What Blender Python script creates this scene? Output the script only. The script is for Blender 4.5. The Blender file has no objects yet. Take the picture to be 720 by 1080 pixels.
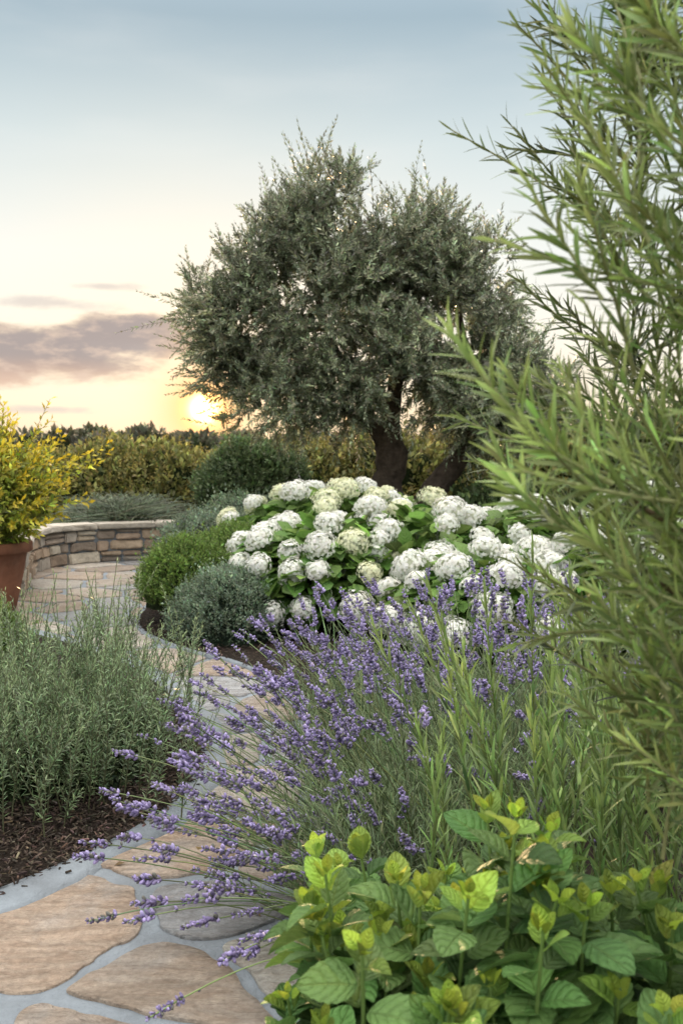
import bpy, math, random
import numpy as np
from mathutils import Vector
rng=np.random.default_rng(11)
random.seed(5)
sc=bpy.context.scene
sc.view_settings.view_transform='Standard'
sc.view_settings.look='None'
sc.view_settings.exposure=0

# ------------------------------------------------------------------ helpers
def nrm(a):
    return a/np.maximum(np.linalg.norm(a,axis=-1,keepdims=True),1e-9)
def rdir(n):
    return nrm(rng.normal(size=(n,3)))
def A(*v): return np.array(v,dtype=float)

class MB:
    def __init__(s): s.V=[];s.C=[];s.UV=[];s.F=[];s.M=[];s.n=0
    def add(s,V,F,C,uv=None,mat=0):
        V=np.asarray(V,float).reshape(-1,3); N=len(V)
        C=np.asarray(C,float)
        if C.ndim==1: C=np.tile(C,(N,1))
        s.V.append(V); s.C.append(C.reshape(-1,3))
        s.UV.append(np.zeros((N,2)) if uv is None else np.asarray(uv,float).reshape(-1,2))
        F=np.asarray(F,int); s.F.append(F+s.n); s.M.append(np.full(len(F),mat)); s.n+=N
    def obj(s,name,mats,parent=None,smooth=True):
        V=np.concatenate(s.V);C=np.concatenate(s.C);UV=np.concatenate(s.UV);M=np.concatenate(s.M)
        loops=np.concatenate([f.ravel() for f in s.F])
        tot=np.concatenate([np.full(len(f),f.shape[1]) for f in s.F])
        st=np.concatenate([[0],np.cumsum(tot)[:-1]])
        me=bpy.data.meshes.new(name)
        me.vertices.add(len(V)); me.vertices.foreach_set("co",V.ravel())
        me.loops.add(len(loops)); me.loops.foreach_set("vertex_index",loops.astype(np.int32))
        me.polygons.add(len(tot)); me.polygons.foreach_set("loop_start",st.astype(np.int32))
        me.polygons.foreach_set("material_index",M.astype(np.int32))
        me.update(calc_edges=True)
        ca=me.color_attributes.new("Col",'FLOAT_COLOR','POINT')
        ca.data.foreach_set("color",np.concatenate([C,np.ones((len(C),1))],1).ravel())
        ul=me.uv_layers.new(name="UVMap"); ul.data.foreach_set("uv",UV[loops].ravel())
        me.polygons.foreach_set("use_smooth",np.full(len(tot),smooth))
        me.validate()
        if not isinstance(mats,(list,tuple)): mats=[mats]
        for m in mats: me.materials.append(m)
        o=bpy.data.objects.new(name,me); sc.collection.objects.link(o)
        if parent: o.parent=parent
        return o
def empty(name,loc=(0,0,0)):
    o=bpy.data.objects.new(name,None); o.empty_display_size=.1
    sc.collection.objects.link(o); return o

def leaf_t(nseg,prof,curve=.1,fold=.25,cross=3,serr=0):
    T=[];UV=[]
    us=np.linspace(-1,1,cross)
    for i in range(nseg+1):
        t=i/nseg; w=prof(t)
        if serr and 0<i<nseg: w*=1+serr*(1 if i%2 else -1)
        for u in us:
            x=u*w/2
            T.append((x,t,fold*abs(x)*(1.2-abs(u)*.4)-curve*t*t)); UV.append((u*.5+.5,t))
    F=[]
    for i in range(nseg):
        for j in range(cross-1):
            a=i*cross+j; F.append((a,a+1,a+cross+1,a+cross))
    return np.array(T),np.array(F),np.array(UV)
def scatter(mb,tpl,P,D,U,S,C,mat=0,tip=None):
    T,F,UV=tpl; n=len(P); k=len(T)
    D=nrm(D); X=nrm(np.cross(D,U)); Z=np.cross(X,D)
    S=np.asarray(S,float)
    if S.ndim==0: S=np.full(n,float(S))
    if S.ndim==1: S=np.stack([S,S,S],1)
    V=P[:,None,:]+(S[:,0,None]*T[None,:,0])[:,:,None]*X[:,None,:]+(S[:,1,None]*T[None,:,1])[:,:,None]*D[:,None,:]+(S[:,2,None]*T[None,:,2])[:,:,None]*Z[:,None,:]
    FF=(F[None]+(np.arange(n)*k)[:,None,None]).reshape(-1,F.shape[1])
    CC=np.repeat(C[:,None,:],k,1)
    if tip is not None: CC=CC*(1+(tip-1)*T[None,:,1:2])
    mb.add(V,FF,CC.reshape(-1,3),np.tile(UV,(n,1)),mat)
def tubes(mb,P,R,sides,C,mat=0):
    P=np.asarray(P,float);R=np.asarray(R,float)
    n,k,_=P.shape
    if R.ndim==1: R=np.tile(R,(n,1))
    T=nrm(np.gradient(P,axis=1)); ref=nrm(A(.93,.31,.12))
    X=nrm(np.cross(T,ref)); Y=np.cross(T,X)
    a=np.linspace(0,2*np.pi,sides,endpoint=False)
    V=P[:,:,None,:]+R[:,:,None,None]*(np.cos(a)[None,None,:,None]*X[:,:,None,:]+np.sin(a)[None,None,:,None]*Y[:,:,None,:])
    F=[]
    for i in range(k-1):
        for j in range(sides):
            F.append((i*sides+j,i*sides+(j+1)%sides,(i+1)*sides+(j+1)%sides,(i+1)*sides+j))
    F=np.array(F); FF=(F[None]+(np.arange(n)*k*sides)[:,None,None]).reshape(-1,4)
    C=np.asarray(C,float)
    if C.ndim==2: C=np.repeat(C,k*sides,0)
    uv=np.zeros((n,k,sides,2)); uv[...,1]=np.linspace(0,1,k)[None,:,None]; uv[...,0]=.5
    mb.add(V,FF,C,uv.reshape(-1,2),mat)
def cvar(base,n,b=.25,h=.08):
    base=np.asarray(base,float)
    c=np.tile(base,(n,1))*np.exp(rng.normal(0,b,(n,1)))*(1+rng.normal(0,h,(n,3)))
    return np.clip(c,.004,.9)
def spos(P0,D,L,B,t): # t (n,m)
    return P0[:,None]+L[:,None,None]*(D[:,None]*t[...,None]+B[:,None]*(t**2)[...,None])
def stan(D,B,t):
    return nrm(D[:,None]+2*B[:,None]*t[...,None])
def sprigs(mb,P0,D,L,B,m,tpl,size,col,t0=.1,t1=1.,ang=(40,70),stemr=.0012,stemc=(.15,.17,.08),smat=0,lmat=0,taper=.5,cb=.22,whorl=1,young=None,k=6,ch=.08,sw=1.0,cmul=None):
    n=len(P0); tt=np.tile(np.linspace(0,1,k),(n,1))
    tubes(mb,spos(P0,D,L,B,tt),stemr*(1-.6*np.linspace(0,1,k)),4 if stemr>.002 else 3,stemc,smat)
    q=np.linspace(t0,t1,max(1,m//whorl)); q=np.repeat(q,whorl); M=len(q)
    t=np.tile(q,(n,1))+rng.uniform(-.3,.3,(n,M))/M*whorl*(0.15 if whorl>1 else 1)
    P=spos(P0,D,L,B,t); T=stan(D,B,t)
    ref=nrm(rng.normal(size=(n,1,3)));X=nrm(np.cross(T,ref));Y=np.cross(T,X)
    idx=np.arange(M)
    if whorl>1: ph=(idx//whorl)*np.pi/whorl+(idx%whorl)*2*np.pi/whorl
    else: ph=idx*2.39996
    ph=ph[None]+rng.uniform(0,6.3,(n,1))+rng.normal(0,.2,(n,M))
    N=np.cos(ph)[...,None]*X+np.sin(ph)[...,None]*Y
    a=np.radians(ang[1]+(ang[0]-ang[1])*q)[None,:,None]+rng.normal(0,.16,(n,M,1))
    dd=T*np.cos(a)+N*np.sin(a)
    U=T*np.sin(a)-N*np.cos(a)+rng.normal(0,.25,(n,M,3))
    s=size*(1-taper*np.clip((q-.6)/.4,0,1)**1.5)[None]*rng.uniform(.75,1.2,(n,M))
    C=cvar(col,n*M,cb,ch).reshape(n,M,3)*np.exp(rng.normal(0,.15,(n,1,1)))
    if young is not None:
        w=(np.clip((q-.7)/.3,0,1))[None,:,None]*rng.uniform(.5,1,(n,1,1)); C=C*(1-w)+np.asarray(young)*w
    if cmul is not None: C=C*cmul[:,None,:]
    S=s.reshape(-1); S=np.stack([S*sw,S,S],1)
    scatter(mb,tpl,P.reshape(-1,3),dd.reshape(-1,3),U.reshape(-1,3),S,C.reshape(-1,3),lmat,tip=1.25)

# ------------------------------------------------------------------ materials
def newmat(name):
    m=bpy.data.materials.new(name); m.use_nodes=True
    nt=m.node_tree; nt.nodes.clear(); return m,nt,nt.nodes,nt.links
def leafmat(name,transl=.35,rough=.5,spec=.35,veins=False,under=1.0):
    m,nt,N,L=newmat(name)
    out=N.new('ShaderNodeOutputMaterial'); at=N.new('ShaderNodeAttribute'); at.attribute_name='Col'
    p=N.new('ShaderNodeBsdfPrincipled'); p.inputs['Roughness'].default_value=rough
    p.inputs['Specular IOR Level'].default_value=spec
    tr=N.new('ShaderNodeBsdfTranslucent'); mix=N.new('ShaderNodeMixShader'); mix.inputs[0].default_value=transl
    col=at.outputs['Color']
    if under!=1.0:
        g=N.new('ShaderNodeNewGeometry'); mx=N.new('ShaderNodeMix'); mx.data_type='RGBA'; mx.blend_type='MIX'
        L.new(g.outputs['Backfacing'],mx.inputs[0]); L.new(col,mx.inputs[6])
        b=N.new('ShaderNodeMix'); b.data_type='RGBA'; b.blend_type='MULTIPLY'; b.inputs[0].default_value=1
        L.new(col,b.inputs[6]); b.inputs[7].default_value=(under,under,under*1.05,1)
        L.new(b.outputs[2],mx.inputs[7]); col=mx.outputs[2]
    if veins:
        uv=N.new('ShaderNodeUVMap'); sep=N.new('ShaderNodeSeparateXYZ'); L.new(uv.outputs[0],sep.inputs[0])
        def M(op,a,b=None,c=None):
            n=N.new('ShaderNodeMath'); n.operation=op
            for i,v in enumerate((a,b,c)):
                if v is None: continue
                if isinstance(v,(int,float)): n.inputs[i].default_value=v
                else: L.new(v,n.inputs[i])
            return n.outputs[0]
        nz=N.new('ShaderNodeTexNoise'); nz.inputs['Scale'].default_value=38; nz.inputs['Detail'].default_value=3
        nf=N.new('ShaderNodeTexNoise'); nf.inputs['Scale'].default_value=180; nf.inputs['Detail'].default_value=2
        u=M('ABSOLUTE',M('SUBTRACT',sep.outputs[0],.5))
        ph=M('ADD',M('SUBTRACT',M('MULTIPLY',M('POWER',sep.outputs[1],.85),5.3),M('MULTIPLY',M('POWER',u,1.35),4.6)),M('MULTIPLY',nz.outputs[0],.35))
        w=M('ABSOLUTE',M('SINE',M('MULTIPLY',ph,math.pi)))
        side=M('SUBTRACT',1,M('SMOOTH_MIN',M('MULTIPLY',w,4.),1,.1))
        mid=M('SUBTRACT',1,M('MINIMUM',M('MULTIPLY',u,26.),1))
        v=M('MAXIMUM',M('MULTIPLY',side,.4),mid)
        mx=N.new('ShaderNodeMix'); mx.data_type='RGBA'
        L.new(M('MULTIPLY',v,.24),mx.inputs[0]); L.new(col,mx.inputs[6]); mx.inputs[7].default_value=(.45,.6,.22,1); 
        hm=N.new('ShaderNodeHueSaturation'); L.new(mx.outputs[2],hm.inputs['Color'])
        L.new(M('ADD',.6,M('ADD',M('MULTIPLY',nz.outputs[0],.5),M('MULTIPLY',nf.outputs[0],.3))),hm.inputs['Value']); col=hm.outputs[0]
        bp=N.new('ShaderNodeBump'); bp.inputs['Strength'].default_value=.85; bp.inputs['Distance'].default_value=.003
        L.new(M('ADD',M('SUBTRACT',M('POWER',w,.5),mid),M('ADD',M('MULTIPLY',nz.outputs[0],.9),M('MULTIPLY',nf.outputs[0],.9))),bp.inputs['Height']); L.new(bp.outputs[0],p.inputs['Normal'])
    L.new(col,p.inputs['Base Color']); L.new(col,tr.inputs['Color'])
    L.new(p.outputs[0],mix.inputs[1]); L.new(tr.outputs[0],mix.inputs[2]); L.new(mix.outputs[0],out.inputs[0])
    return m
def surf(name,base=None,attr=False,var=.35,scale=8,rough=.85,bump=.4,bscale=60,bdist=.004,tint2=None,detail=8,spec=.3):
    m,nt,N,L=newmat(name)
    out=N.new('ShaderNodeOutputMaterial'); p=N.new('ShaderNodeBsdfPrincipled'); L.new(p.outputs[0],out.inputs[0])
    p.inputs['Roughness'].default_value=rough; p.inputs['Specular IOR Level'].default_value=spec
    tc=N.new('ShaderNodeTexCoord')
    nz=N.new('ShaderNodeTexNoise'); nz.inputs['Scale'].default_value=scale; nz.inputs['Detail'].default_value=detail; nz.inputs['Roughness'].default_value=.65
    L.new(tc.outputs['Object'],nz.inputs['Vector'])
    if attr:
        at=N.new('ShaderNodeAttribute'); at.attribute_name='Col'; col=at.outputs['Color']
    else:
        rg=N.new('ShaderNodeRGB'); rg.outputs[0].default_value=(*base,1); col=rg.outputs[0]
    rp=N.new('ShaderNodeMapRange'); rp.inputs[1].default_value=.3; rp.inputs[2].default_value=.7
    rp.inputs[3].default_value=1-var; rp.inputs[4].default_value=1+var; L.new(nz.outputs[0],rp.inputs[0])
    hs=N.new('ShaderNodeHueSaturation'); L.new(col,hs.inputs['Color']); L.new(rp.outputs[0],hs.inputs['Value'])
    col=hs.outputs[0]
    if tint2:
        n2=N.new('ShaderNodeTexNoise'); n2.inputs['Scale'].default_value=scale*.45; n2.inputs['Detail'].default_value=5; n2.inputs['Distortion'].default_value=1.2
        L.new(tc.outputs['Object'],n2.inputs['Vector'])
        r2=N.new('ShaderNodeMapRange'); r2.inputs[1].default_value=.45; r2.inputs[2].default_value=.7; r2.inputs[4].default_value=.6; L.new(n2.outputs[0],r2.inputs[0])
        mx=N.new('ShaderNodeMix'); mx.data_type='RGBA'; L.new(r2.outputs[0],mx.inputs[0]); L.new(col,mx.inputs[6]); mx.inputs[7].default_value=(*tint2,1)
        col=mx.outputs[2]
    L.new(col,p.inputs['Base Color'])
    nb=N.new('ShaderNodeTexNoise'); nb.inputs['Scale'].default_value=bscale; nb.inputs['Detail'].default_value=6; L.new(tc.outputs['Object'],nb.inputs['Vector'])
    ad=N.new('ShaderNodeMath'); ad.operation='MULTIPLY_ADD'; L.new(nz.outputs[0],ad.inputs[0]); ad.inputs[1].default_value=1.5; L.new(nb.outputs[0],ad.inputs[2])
    bp=N.new('ShaderNodeBump'); bp.inputs['Strength'].default_value=bump; bp.inputs['Distance'].default_value=bdist
    L.new(ad.outputs[0],bp.inputs['Height']); L.new(bp.outputs[0],p.inputs['Normal'])
    return m
def flagmat():
    m,nt,N,L=newmat('flagstone')
    out=N.new('ShaderNodeOutputMaterial'); p=N.new('ShaderNodeBsdfPrincipled'); L.new(p.outputs[0],out.inputs[0])
    p.inputs['Roughness'].default_value=.8; p.inputs['Specular IOR Level'].default_value=.3
    tc=N.new('ShaderNodeTexCoord'); at=N.new('ShaderNodeAttribute'); at.attribute_name='Col'
    def noise(sc_,det,dist,ro=.6,vec=None):
        n=N.new('ShaderNodeTexNoise'); n.inputs['Scale'].default_value=sc_; n.inputs['Detail'].default_value=det; n.inputs['Distortion'].default_value=dist; n.inputs['Roughness'].default_value=ro
        L.new(vec or tc.outputs['Object'],n.inputs['Vector']); return n.outputs[0]
    def mr(x,a,b,c,d):
        n=N.new('ShaderNodeMapRange'); L.new(x,n.inputs[0])
        for i,v in enumerate((a,b,c,d)): n.inputs[i+1].default_value=v
        return n.outputs[0]
    def mix(f,a,b,mode='MIX'):
        n=N.new('ShaderNodeMix'); n.data_type='RGBA'; n.blend_type=mode
        for i,v in ((0,f),(6,a),(7,b)):
            if isinstance(v,(int,float)): n.inputs[i].default_value=v
            elif isinstance(v,tuple): n.inputs[i].default_value=(*v,1)
            else: L.new(v,n.inputs[i])
        return n.outputs[2]
    mp=N.new('ShaderNodeMapping'); mp.inputs['Rotation'].default_value=(0,0,.5); mp.inputs['Scale'].default_value=(1,3.2,1); L.new(tc.outputs['Object'],mp.inputs[0])
    big=noise(2.2,6,1.5); layer=noise(5,8,1.8,.6,mp.outputs[0]); fine=noise(70,8,0,.7); sp=noise(220,3,0)
    col=mix(mr(layer,.40,.62,0,.8),at.outputs['Color'],mix(1.0,at.outputs['Color'],(.74,.68,.64),'MULTIPLY'))
    col=mix(mr(big,.5,.68,0,.5),col,(.34,.35,.36))
    col=mix(mr(big,.30,.42,.35,0),col,(.46,.33,.25))
    a=N.new('ShaderNodeMath'); a.operation='PINGPONG'; a.inputs[1].default_value=.05; L.new(layer,a.inputs[0])
    line=mr(a.outputs[0],0,.008,1,0)
    l2=N.new('ShaderNodeMath'); l2.operation='MULTIPLY'; L.new(line,l2.inputs[0]); l2.inputs[1].default_value=.34
    col=mix(l2.outputs[0],col,(.19,.15,.12))
    hs=N.new('ShaderNodeHueSaturation'); L.new(col,hs.inputs['Color']); L.new(mr(fine,.3,.7,.72,1.26),hs.inputs['Value'])
    L.new(hs.outputs[0],p.inputs['Base Color'])
    s=N.new('ShaderNodeMath'); s.operation='MULTIPLY_ADD'; L.new(layer,s.inputs[0]); s.inputs[1].default_value=6.; L.new(fine,s.inputs[2])
    s2=N.new('ShaderNodeMath'); s2.operation='MULTIPLY_ADD'; L.new(sp,s2.inputs[0]); s2.inputs[1].default_value=.3; L.new(s.outputs[0],s2.inputs[2])
    bp=N.new('ShaderNodeBump'); bp.inputs['Strength'].default_value=1.; bp.inputs['Distance'].default_value=.008
    L.new(s2.outputs[0],bp.inputs['Height']); L.new(bp.outputs[0],p.inputs['Normal'])
    return m
M_leaf=leafmat('leaf',.35); M_olive=leafmat('olive_leaf',.28,.4,.5,under=1.5)
M_basil=leafmat('basil_leaf',.34,.50,.32,veins=True)
M_rose=leafmat('rosemary_needle',.3,.38,.45,under=1.25)
M_flower=leafmat('petal',.3,.7,.1); M_hleaf=leafmat('hydrangea_leaf',.35,.45,.4,veins=True)
M_core=surf('foliage_core',attr=True,var=.5,scale=30,bump=1,bdist=.02,spec=.05)
M_bark=surf('bark',attr=True,var=.5,scale=14,bump=1,bscale=40,bdist=.02,spec=.1)
M_stone=flagmat()
M_wall=surf('wall_stone',attr=True,var=.3,scale=9,bump=.8,bscale=40,bdist=.012)
M_mortar=surf('mortar',(.195,.225,.26),var=.34,scale=5,bump=1.,bscale=90,bdist=.006,detail=14,tint2=(.165,.18,.20))
M_mulch=surf('mulch',(.03,.023,.019),var=.5,scale=25,bump=1,bscale=90,bdist=.02,spec=.1)
M_chip=surf('mulch_chip',attr=True,var=.4,scale=60,bump=.5,bscale=200,bdist=.002,spec=.2)
M_ground=surf('ground',(.06,.07,.035),var=.4,scale=.8,bump=.6,bscale=4,bdist=.1,spec=.05)
M_terra=surf('terracotta',(.20,.085,.05),var=.35,scale=6,bump=.4,bscale=60,bdist=.004,tint2=(.26,.17,.12))

# ------------------------------------------------------------------ world
AZ=math.radians(-7.8); EL=math.radians(4.0); ELG=math.radians(1.8)
w=bpy.data.worlds.new("World"); sc.world=w; w.use_nodes=True
nt=w.node_tree; N=nt.nodes; L=nt.links; N.clear()
def M(op,a,b=None,c=None,clamp=False):
    n=N.new('ShaderNodeMath'); n.operation=op; n.use_clamp=clamp
    for i,v in enumerate((a,b,c)):
        if v is None: continue
        if isinstance(v,(int,float)): n.inputs[i].default_value=v
        else: L.new(v,n.inputs[i])
    return n.outputs[0]
def MIX(f,a,b,mode='MIX'):
    n=N.new('ShaderNodeMix'); n.data_type='RGBA'; n.blend_type=mode
    for i,v in ((0,f),(6,a),(7,b)):
        if isinstance(v,(int,float)): n.inputs[i].default_value=v
        elif isinstance(v,tuple): n.inputs[i].default_value=(*v,1)
        else: L.new(v,n.inputs[i])
    return n.outputs[2]
def SS(x,a,b):
    n=N.new('ShaderNodeMapRange'); n.interpolation_type='SMOOTHSTEP'; L.new(x,n.inputs[0])
    n.inputs[1].default_value=a; n.inputs[2].default_value=b; return n.outputs[0]
out=N.new('ShaderNodeOutputWorld'); bg=N.new('ShaderNodeBackground'); L.new(bg.outputs[0],out.inputs[0])
sky=N.new('ShaderNodeTexSky'); sky.sky_type='NISHITA'; sky.sun_disc=False
sky.sun_elevation=EL; sky.sun_rotation=AZ; sky.air_density=1; sky.dust_density=1.5
tc=N.new('ShaderNodeTexCoord'); sep=N.new('ShaderNodeSeparateXYZ'); L.new(tc.outputs['Generated'],sep.inputs[0])
X,Y,Z=sep.outputs
az=M('ARCTAN2',X,Y)
rp=N.new('ShaderNodeValToRGB'); L.new(M('MAXIMUM',Z,0),rp.inputs[0]); cr=rp.color_ramp
stops=[(0,(1.0,.80,.56)),(.045,(1.0,.90,.74)),(.10,(1.0,.96,.88)),(.18,(.91,.94,.93)),(.28,(.66,.76,.81)),(.38,(.38,.50,.60)),(.50,(.62,.74,.88)),(.65,(1,1,1)),(1,(1,1,1))]
cr.elements[0].position=0; cr.elements[0].color=(*stops[0][1],1); cr.elements[1].position=1; cr.elements[1].color=(*stops[-1][1],1)
for p_,c_ in stops[1:-1]:
    e=cr.elements.new(p_); e.color=(*c_,1)
overhead_fill=SS(Z,.42,.68)  # unseen sky overhead, brightness added as ambient fill for the foliage
col=MIX(1.0,rp.outputs[0],MIX(overhead_fill,(1.05,1.05,1.02),(3.55,3.35,3.05)),'MULTIPLY')
skys=MIX(1.0,sky.outputs[0],(.12,.12,.10),'MULTIPLY')
col=MIX(.04,col,skys)
sd=A(math.sin(AZ)*math.cos(EL),math.cos(AZ)*math.cos(EL),math.sin(EL))
sg=A(math.sin(AZ)*math.cos(ELG),math.cos(AZ)*math.cos(ELG),math.sin(ELG))
dt=M('ADD',M('ADD',M('MULTIPLY',X,sg[0]),M('MULTIPLY',Y,sg[1])),M('MULTIPLY',Z,sg[2]))
dt=M('MAXIMUM',dt,0)
col=MIX(M('MULTIPLY',M('POWER',dt,60),.5),col,(1.45,1.12,.72))
# clouds, in azimuth/elevation of the sky
cv=N.new('ShaderNodeCombineXYZ'); L.new(M('MULTIPLY',az,13),cv.inputs[0]); L.new(M('MULTIPLY',Z,34),cv.inputs[1]); cv.inputs[2].default_value=4.3
nz=N.new('ShaderNodeTexNoise'); nz.inputs['Scale'].default_value=1.; nz.inputs['Detail'].default_value=10; nz.inputs['Roughness'].default_value=.6; nz.inputs['Distortion'].default_value=.2
L.new(cv.outputs[0],nz.inputs['Vector'])
def ell(a0,e0,ra,re,amp):
    dx=M('DIVIDE',M('SUBTRACT',az,a0),ra); dy=M('DIVIDE',M('SUBTRACT',Z,e0),re)
    r=M('SQRT',M('ADD',M('MULTIPLY',dx,dx),M('MULTIPLY',dy,dy)))
    return M('ADD',M('SUBTRACT',1,r),M('MULTIPLY',M('SUBTRACT',nz.outputs[0],.5),amp))
c1=ell(-.33,.080,.17,.034,1.4)
c1b=ell(-.20,.100,.09,.024,1.5)
c2=M('MAXIMUM',ell(-.27,.130,.07,.009,2.0),ell(-.235,.147,.05,.006,2.0))
c3=ell(-.28,.030,.06,.006,2.2)
cm=M('MAXIMUM',c1,c1b)
base=SS(cm,-.05,.30)
lowedge=SS(Z,.050,.085)
n3=N.new('ShaderNodeTexNoise'); n3.inputs['Scale'].default_value=2.6; n3.inputs['Detail'].default_value=9; n3.inputs['Roughness'].default_value=.6; L.new(cv.outputs[0],n3.inputs['Vector'])
ccol=MIX(SS(cm,.0,.45),(1.0,.78,.56),MIX(lowedge,(.78,.49,.34),(.42,.355,.345)))
ccol=MIX(M('MULTIPLY',SS(az,-.20,-.12),.8),ccol,(1.0,.70,.47))
ccol=MIX(M('MULTIPLY',SS(n3.outputs[0],.46,.70),.6),ccol,(.88,.66,.52))
col=MIX(M('MULTIPLY',base,.93),col,ccol)
col=MIX(M('MULTIPLY',SS(M('MAXIMUM',c2,c3),.1,.8),.55),col,(.62,.55,.53))
cv2=N.new('ShaderNodeCombineXYZ'); L.new(M('MULTIPLY',az,2.5),cv2.inputs[0]); L.new(M('MULTIPLY',Z,11),cv2.inputs[1])
n2=N.new('ShaderNodeTexNoise'); n2.inputs['Scale'].default_value=1.3; n2.inputs['Detail'].default_value=5; L.new(cv2.outputs[0],n2.inputs['Vector'])
col=MIX(M('MULTIPLY',SS(n2.outputs[0],.42,.75),.20),col,(1,.98,.94))
col=MIX(M('MULTIPLY',M('POWER',dt,1300),.92),col,(1.7,.80,.20))
col=MIX(1.0,col,MIX(M('POWER',dt,16000),(0,0,0),(20,10,3)),'ADD')
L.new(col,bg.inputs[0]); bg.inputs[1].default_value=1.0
w.name="sky"
sl=bpy.data.lights.new("sun",'SUN'); sl.energy=5; sl.angle=math.radians(.6); sl.color=(1,.66,.34)
so=bpy.data.objects.new("sun",sl); sc.collection.objects.link(so)
so.rotation_euler=Vector(sd).to_track_quat('Z','Y').to_euler()

# ------------------------------------------------------------------ camera
cam=bpy.data.cameras.new("camera"); co=bpy.data.objects.new("camera",cam); sc.collection.objects.link(co); sc.camera=co
cam.sensor_fit='VERTICAL'; cam.sensor_height=36; cam.sensor_width=24; cam.lens=35; cam.clip_start=.02; cam.clip_end=3000
co.location=(0,0,1.2); co.rotation_euler=(math.radians(90-4.09),0,0)
cam.dof.use_dof=True; cam.dof.focus_distance=2.6; cam.dof.aperture_fstop=8.0

# ------------------------------------------------------------------ ground, path, beds
def sheet(name,x0,x1,y0,y1,z,mat,nx=1,ny=1,amp=0):
    xs=np.linspace(x0,x1,nx+1); ys=np.linspace(y0,y1,ny+1); gx,gy=np.meshgrid(xs,ys)
    V=np.stack([gx.ravel(),gy.ravel(),np.full(gx.size,z)],1)
    F=[(j*(nx+1)+i,j*(nx+1)+i+1,(j+1)*(nx+1)+i+1,(j+1)*(nx+1)+i) for j in range(ny) for i in range(nx)]
    mb=MB(); mb.add(V,F,A(.1,.1,.1)); return mb.obj(name,mat)
sheet('ground',-1500,1500,-300,2500,-.06,M_ground)
sheet('path',-5,3,-1,10.3,0,M_mortar)

def clip(poly,p,n):
    res=[]
    for i in range(len(poly)):
        a=poly[i];b=poly[(i+1)%len(poly)]
        da=np.dot(a-p,n);db=np.dot(b-p,n)
        if da<=0: res.append(a)
        if (da<0)!=(db<0) and abs(da-db)>1e-9: res.append(a+(b-a)*da/(da-db))
    return res
seeds=[(-.70,2.36),(-.42,2.88),(-.14,2.25),(-.44,1.85),(-.10,2.72),(-.98,1.85),(-.30,3.32),(.05,3.25),(-.48,3.85),(-.12,3.88),(-.70,4.5),(-.30,4.4),(-1.12,2.7)]
rs=np.random.default_rng(3)
for j in range(60):
    for i in range(30):
        s_=.36
        x=-5+(i+.5*(j%2))*s_*1.25+rs.uniform(-.17,.17); y=-.5+j*s_*.92+rs.uniform(-.15,.15)
        if y>10.2 or x>2.5: continue
        if min(math.hypot(x-a,y-b) for a,b in seeds)<.24: continue
        seeds.append((x,y))
seeds=np.array(seeds); mb=MB()
pal=[(.41,.34,.28),(.43,.38,.33),(.46,.43,.39),(.37,.31,.26),(.33,.34,.36),(.50,.47,.43),(.30,.32,.34),(.42,.35,.29),(.38,.39,.40)]
for i,s_ in enumerate(seeds):
    poly=[s_+A(a,b) for a,b in ((-1,-1),(1,-1),(1,1),(-1,1))]
    d=np.linalg.norm(seeds-s_,axis=1)
    for j in np.argsort(d)[1:14]:
        nv=(seeds[j]-s_)/d[j]; inset=.010+rs.uniform(0,.013)
        poly=clip(poly,s_+nv*(d[j]/2-inset),nv)
        if len(poly)<3: break
    if len(poly)<3: continue
    P=np.array(poly)
    Q=[]
    for k in range(len(P)):
        a=P[k];b=P[(k+1)%len(P)]; m=max(1,int(np.linalg.norm(b-a)/.03))
        for t in range(m): Q.append(a+(b-a)*t/m)
    Q=np.array(Q)
    for _ in range(2): Q=.5*Q+.25*(np.roll(Q,1,0)+np.roll(Q,-1,0))
    ang=np.arctan2(Q[:,1]-s_[1],Q[:,0]-s_[0])
    ph=rs.uniform(0,6.3,5)
    wob=1+.03*np.sin(3*ang+ph[0])+.026*np.sin(5*ang+ph[1])+.018*np.sin(11*ang+ph[2])+.013*np.sin(19*ang+ph[3])-.03
    c=Q.mean(0); Q=c+(Q-c)*wob[:,None]+rs.normal(0,.003,Q.shape)
    Q=np.stack([.75*Q+.25*np.roll(Q,-1,0),.25*Q+.75*np.roll(Q,-1,0)],1).reshape(-1,2)
    n=len(Q); zt=.008+rs.uniform(-.002,.003)
    rings=[(1.0,-.002),(1.0,zt*.7),(.990,zt)]+[(.7,zt+.0005),(.35,zt+.0005)]
    V=[];
    for f,z in rings:
        q=c+(Q-c)*f; V.append(np.concatenate([q,np.full((n,1),z)],1))
    V.append(np.array([[c[0],c[1],zt]])); V=np.concatenate(V)
    F=[]
    for r in range(len(rings)-1):
        for k in range(n): F.append((r*n+k,r*n+(k+1)%n,(r+1)*n+(k+1)%n,(r+1)*n+k))
    colr=np.array(pal[rs.integers(len(pal))])*rs.uniform(.82,1.12)
    if i in (0,1): colr=A(.45,.36,.29)
    if i==2: colr=A(.41,.40,.37)
    b0=mb.n
    mb.add(V,np.array(F),colr)
    r=len(rings)-1
    mb.F.append(np.array([(b0+r*n+k,b0+r*n+(k+1)%n,b0+len(V)-1) for k in range(n)])); mb.M.append(np.zeros(n))
mb.obj('flagstones',M_stone)

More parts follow.
